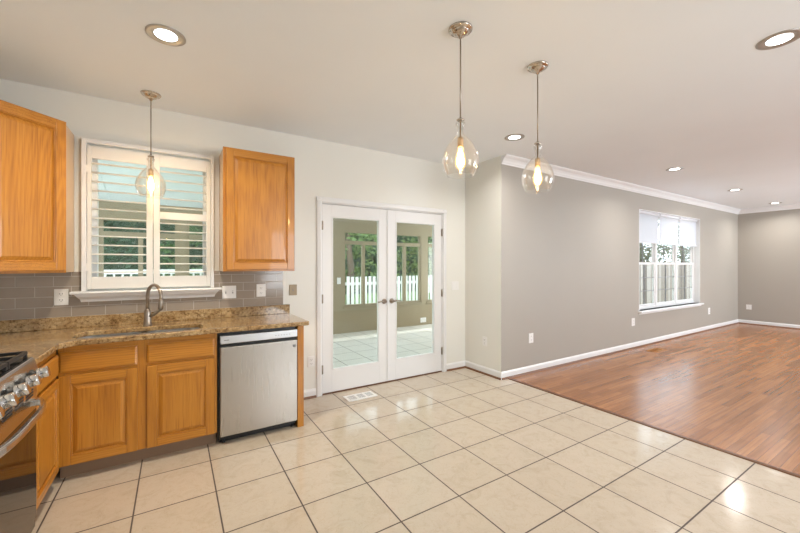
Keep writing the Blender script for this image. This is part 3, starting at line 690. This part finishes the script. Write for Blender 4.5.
pendant(-1.98, -2.14, 1.875, .99, 'clear glass pendant hanging nearest the camera, left of the pair before the doors', 3)
pendant(-1.29, -2.125, 1.868, 1.0, 'clear glass pendant hanging before the crown moulding end, right of the pair', 3)
pendant(-3.495, -.29, 1.906, .98, 'clear glass pendant hanging before the kitchen window over the sink', 3)

# ------------------------------------------------------------------ sunroom beyond the doors
SY = 3.15; SX0, SX1 = -4.75, 3.0
struct(MB().box(SX0, SX1, .14, SY+.12, -.08, -.001), 'floor_sunroom', 'sunroom_tile', 'pale tile floor of the sunroom', 'floor')
b = MB(); mp = lambda y, z, h: (h, y, z)
zs0, zs1 = 3.12, 2.29
xx = SX0
while xx < SX1:
    x2 = min(xx+.60, SX1); b.prism([(.14, zs0), (SY+.25, zs1-.027), (SY+.25, zs1+.05), (.14, zs0+.08)], mp, xx+.004, x2-.004)
    b.prism([(.14, zs0+.012), (SY+.25, zs1-.015), (SY+.25, zs1+.05), (.14, zs0+.08)], mp, x2-.004, x2+.004); xx = x2
struct(b, 'ceiling_sunroom', 'sunroom_ceiling' if 'sunroom_ceiling' in M else 'trim_white', 'white grooved panel ceiling of the sunroom', 'ceiling')
wins = [(-4.27, -3.30), (-3.17, -2.20), (-2.05, -1.10), (-.42, .49), (.63, 1.50), (1.67, 2.55)]
ZT0, ZT1, ZW0, ZW1 = 1.885, 2.065, .53, 1.81
holes = [(a, c_, ZW0, ZT1) for a, c_ in wins]
b = wall_open(MB(), 0, SX0, SX1, SY, SY+.12, -.05, 2.33, holes)
struct(b, 'wall_sunroom', 'sunroom_tan', 'tan sunroom wall with sliding windows over a knee wall', 'wall')
wall_open(b2 := MB(), 1, .14, SY, SX1, SX1+.12, -.05, 3.2, [(1.55, 2.9, .53, 2.05)]); struct(b2, 'wall_sunroom_right', 'sunroom_tan', 'right end wall of the sunroom', 'wall')
wall_open(b2 := MB(), 1, .14, SY, SX0-.12, SX0, -.05, 3.2, [(.5, 2.9, .53, 2.05)]); struct(b2, 'wall_sunroom_left', 'sunroom_tan', 'left end wall of the sunroom', 'wall')
for i, (a, c_) in enumerate(wins):
    wn = empty('window_%d' % (5+i), ((a+c_)/2, SY, ZW0), 'tan sliding sunroom window with a narrow transom above', 'window', kind='structure')
    b = MB(); f_ = .035; y0, y1 = SY+.01, SY+.09; mid = (a+c_)/2
    for (p0, p1, q0, q1) in ((a, a+f_, ZW0, ZT1), (c_-f_, c_, ZW0, ZT1), (a+f_, c_-f_, ZW0, ZW0+.04), (a+f_, c_-f_, ZW1, ZT0), (a+f_, c_-f_, ZT1-.015, ZT1), (mid-.03, mid+.03, ZW0+.04, ZW1)): b.box(p0, p1, y0, y1, q0, q1)
    b.build('window_frame', 'sunroom_tan', wn, .003)
    for (p0, p1, q0, q1) in ((a+f_, mid-.03, ZW0+.04, ZW1), (mid+.03, c_-f_, ZW0+.04, ZW1), (a+f_, c_-f_, ZT0, ZT1-.015)): MB().box(p0, p1, SY+.045, SY+.050, q0, q1).build('glass_pane', 'glass', wn)
    MB().box(a-.02, c_+.02, SY-.025, SY+.01, ZW0-.03, ZW0).build('window_sill', 'sunroom_tan', wn, .003)
plate('light_switch', 'white switch on the tan sunroom column seen through the left glass door', 'switch', (-.53, SY, 1.065), BY, .08, .13, 'rocker')
plate('outlet', 'white outlet at floor level of the tan sunroom wall', 'outlet', (1.56, SY, .11), BY, .16, .11, gang=2)

# ------------------------------------------------------------------ garden
struct(MB().box(-30, 45, SY+.12, 40, -.40, -.30), 'ground', 'grass', 'green lawn behind the house', 'lawn')
struct(MB().box(SX1+.13, 45, .0, SY+.12, -.40, -.30), 'ground_side', 'grass', 'strip of lawn beside the sunroom', 'lawn')
def fence(name, label, p0, p1, z0, z1, m, pw, gap, th, post=2.2, rails=(.25, .8), cap=False):
    p0, p1 = Vector((*p0, 0)), Vector((*p1, 0)); L_ = (p1-p0).length; u = (p1-p0)/L_; nn = Vector((u.y, -u.x, 0))
    F = lambda a, v, d: tuple(p0 + u*a + nn*d + Vector((0, 0, v)))
    t = empty(name, (p0.x, p0.y, z0), label, 'fence')
    np_ = max(1, round(L_/post)); ps = L_/np_
    for i in range(np_+1): MB().frame_box(F, i*ps-.05, i*ps+.05, z0, z1+.02, -.10, -.001).build('post', m[0] if isinstance(m, tuple) else m, t)
    for i in range(np_):
        b = MB(); a = i*ps+.005
        while a + pw < (i+1)*ps:
            b.frame_box(F, a, a+pw, z0+.05, z1 + (random.uniform(-.01, .01) if not cap else 0), .026, .026+th, random.choice((0, 0, 1, 2)) if isinstance(m, tuple) else 0); a += pw+gap
        for r_ in rails: zz = z0+(z1-z0)*r_; b.frame_box(F, i*ps, (i+1)*ps, zz, zz+.09, 0, .025)
        if cap: b.frame_box(F, i*ps, (i+1)*ps, z1+.001, z1+.03, -.02, .06)
        b.build('picket_panel', list(m) if isinstance(m, tuple) else m, t)
    return t
fence('picket_fence', 'white picket fence across the lawn behind the sunroom windows', (-2.2, 6.6), (7.5, 6.6), -.3, 1.03, 'fence_white', .095, .055, .02)
t = empty('deck_railing', (-6.0, 5.6, -.3), 'white deck railing seen through the shutter louvers', 'railing')
for k in range(4): x_ = -6.35+1.6*k; MB().box(x_-.05, x_+.05, 5.55, 5.65, -.3, 1.42).box(x_-.07, x_+.07, 5.53, 5.67, 1.42, 1.46).build('post', 'fence_white', t)
MB().box(-6.3, -1.55, 5.57, 5.63, 1.20, 1.29).build('top_rail', 'fence_white', t); MB().box(-6.3, -1.55, 5.58, 5.62, -.15, -.08).build('bottom_rail', 'fence_white', t)
b = MB()
for k in range(34): x_ = -6.2+.14*k; b.box(x_-.018, x_+.018, 5.585, 5.615, -.08, 1.20)
b.build('balusters', 'fence_white', t)
fence('board_fence', 'weathered grey board fence seen through the triple window', (5.0, 2.6), (22, 2.6), -.3, 1.50, ('fence_grey', 'fence_grey_pale', 'fence_grey_dark'), .13, .02, .02, rails=(.2, .8))

def tree(x, y, h, rad, m, label, n=2600, leaf_=.17, low=.15):
    t = empty('tree', (x, y, -.3), label, 'tree', 'garden trees')
    MB().tube([(x, y, -.3), (x+.05, y, h*.3), (x-.05, y+.05, h*.55), (x, y, h*.8)], [.16, .13, .09, .03], 10).build('trunk', 'bark', t)
    b = MB(); rnd = random.Random(int(x*100)+int(y*7)); cl = []
    for _ in range(26):
        zz = rnd.uniform(low, 1); rr = rad*math.sin(PI*min(1, .25+.72*zz))*math.sqrt(rnd.random()); a = rnd.uniform(0, 2*PI)
        cl.append((x+rr*math.cos(a), y+rr*math.sin(a), zz*h, rad*rnd.uniform(.28, .45)))
    for _ in range(n):
        cx, cy, cz, cr = rnd.choice(cl); d = Vector((rnd.gauss(0, 1), rnd.gauss(0, 1), rnd.gauss(0, 1))).normalized()*cr*rnd.uniform(.5, 1)
        p = Vector((cx, cy, cz))+d; u = Vector((rnd.gauss(0, 1), rnd.gauss(0, 1), rnd.gauss(0, 1))).normalized(); v = u.orthogonal(); s = leaf_*rnd.uniform(.6, 1.3)
        b.add([p-u*s*.6, p+v*s*.3, p+u*s*.6, p-v*s*.3], [(0, 1, 2, 3)])
    b.build('foliage', m, t)
def hedge(x0, x1, y, h, m, label, n, leaf_):
    b = MB(); rnd = random.Random(int(x0*10)); t = empty('evergreen_hedge', ((x0+x1)/2, y, -.3), label, 'hedge', 'hedges at the garden end')
    b.box(x0, x1, y+.5, y+.9, -.3, h*.93)
    for _ in range(n):
        xx = rnd.uniform(x0, x1); zz = -.3 + (h+.3)*rnd.random()**.9; hh = h*(1+.06*math.sin(xx*1.7)+.04*math.sin(xx*4.1))/h
        p = Vector((xx, y+.45*rnd.random()+.25*math.sin(xx*2.1+zz), zz*hh)); u = Vector((rnd.gauss(0, 1), rnd.gauss(0, .5), rnd.gauss(0, 1))).normalized(); v = u.cross(Vector((rnd.gauss(0, .4), 1, rnd.gauss(0, .4)))).normalized(); s = leaf_*rnd.uniform(.6, 1.3)
        b.add([p-u*s*.6, p+v*s*.34, p+u*s*.6, p-v*s*.34], [(0, 1, 2, 3)])
    b.build('foliage', m, t)
hedge(-11, 13, 15.5, 6.0, 'leaf_dark', 'tall dark green hedge closing the garden behind the picket fence', 7000, .34)
tree(-5.6, 12, 5, 1.6, 'leaf_dark', 'dark green tree beyond the deck railing, seen left through the shutters')
tree(-2.2, 11, 5, 1.5, 'leaf_mid', 'green tree behind the railing seen through the right shutter')
tree(2.5, 9.4, 4.4, 1.5, 'leaf_light', 'yellow green tree over the picket fence seen through the left glass door')
tree(6.2, 9.6, 4.4, 1.4, 'leaf_light', 'loose light green tree over the picket fence seen through the right glass door', n=1800)
tree(9.8, 11.5, 5, 1.5, 'leaf_mid', 'green tree at the far end of the picket fence')
tree(13.5, 6.2, 4.5, 1.4, 'leaf_pale', 'sparse green tree over the grey board fence, first from the house', n=2000)
tree(19, 6.4, 5, 1.5, 'leaf_pale', 'light sparse tree over the grey board fence in the middle', n=2000)
tree(25, 6.6, 5, 1.6, 'leaf_pale', 'green tree over the far end of the grey board fence', n=2000)
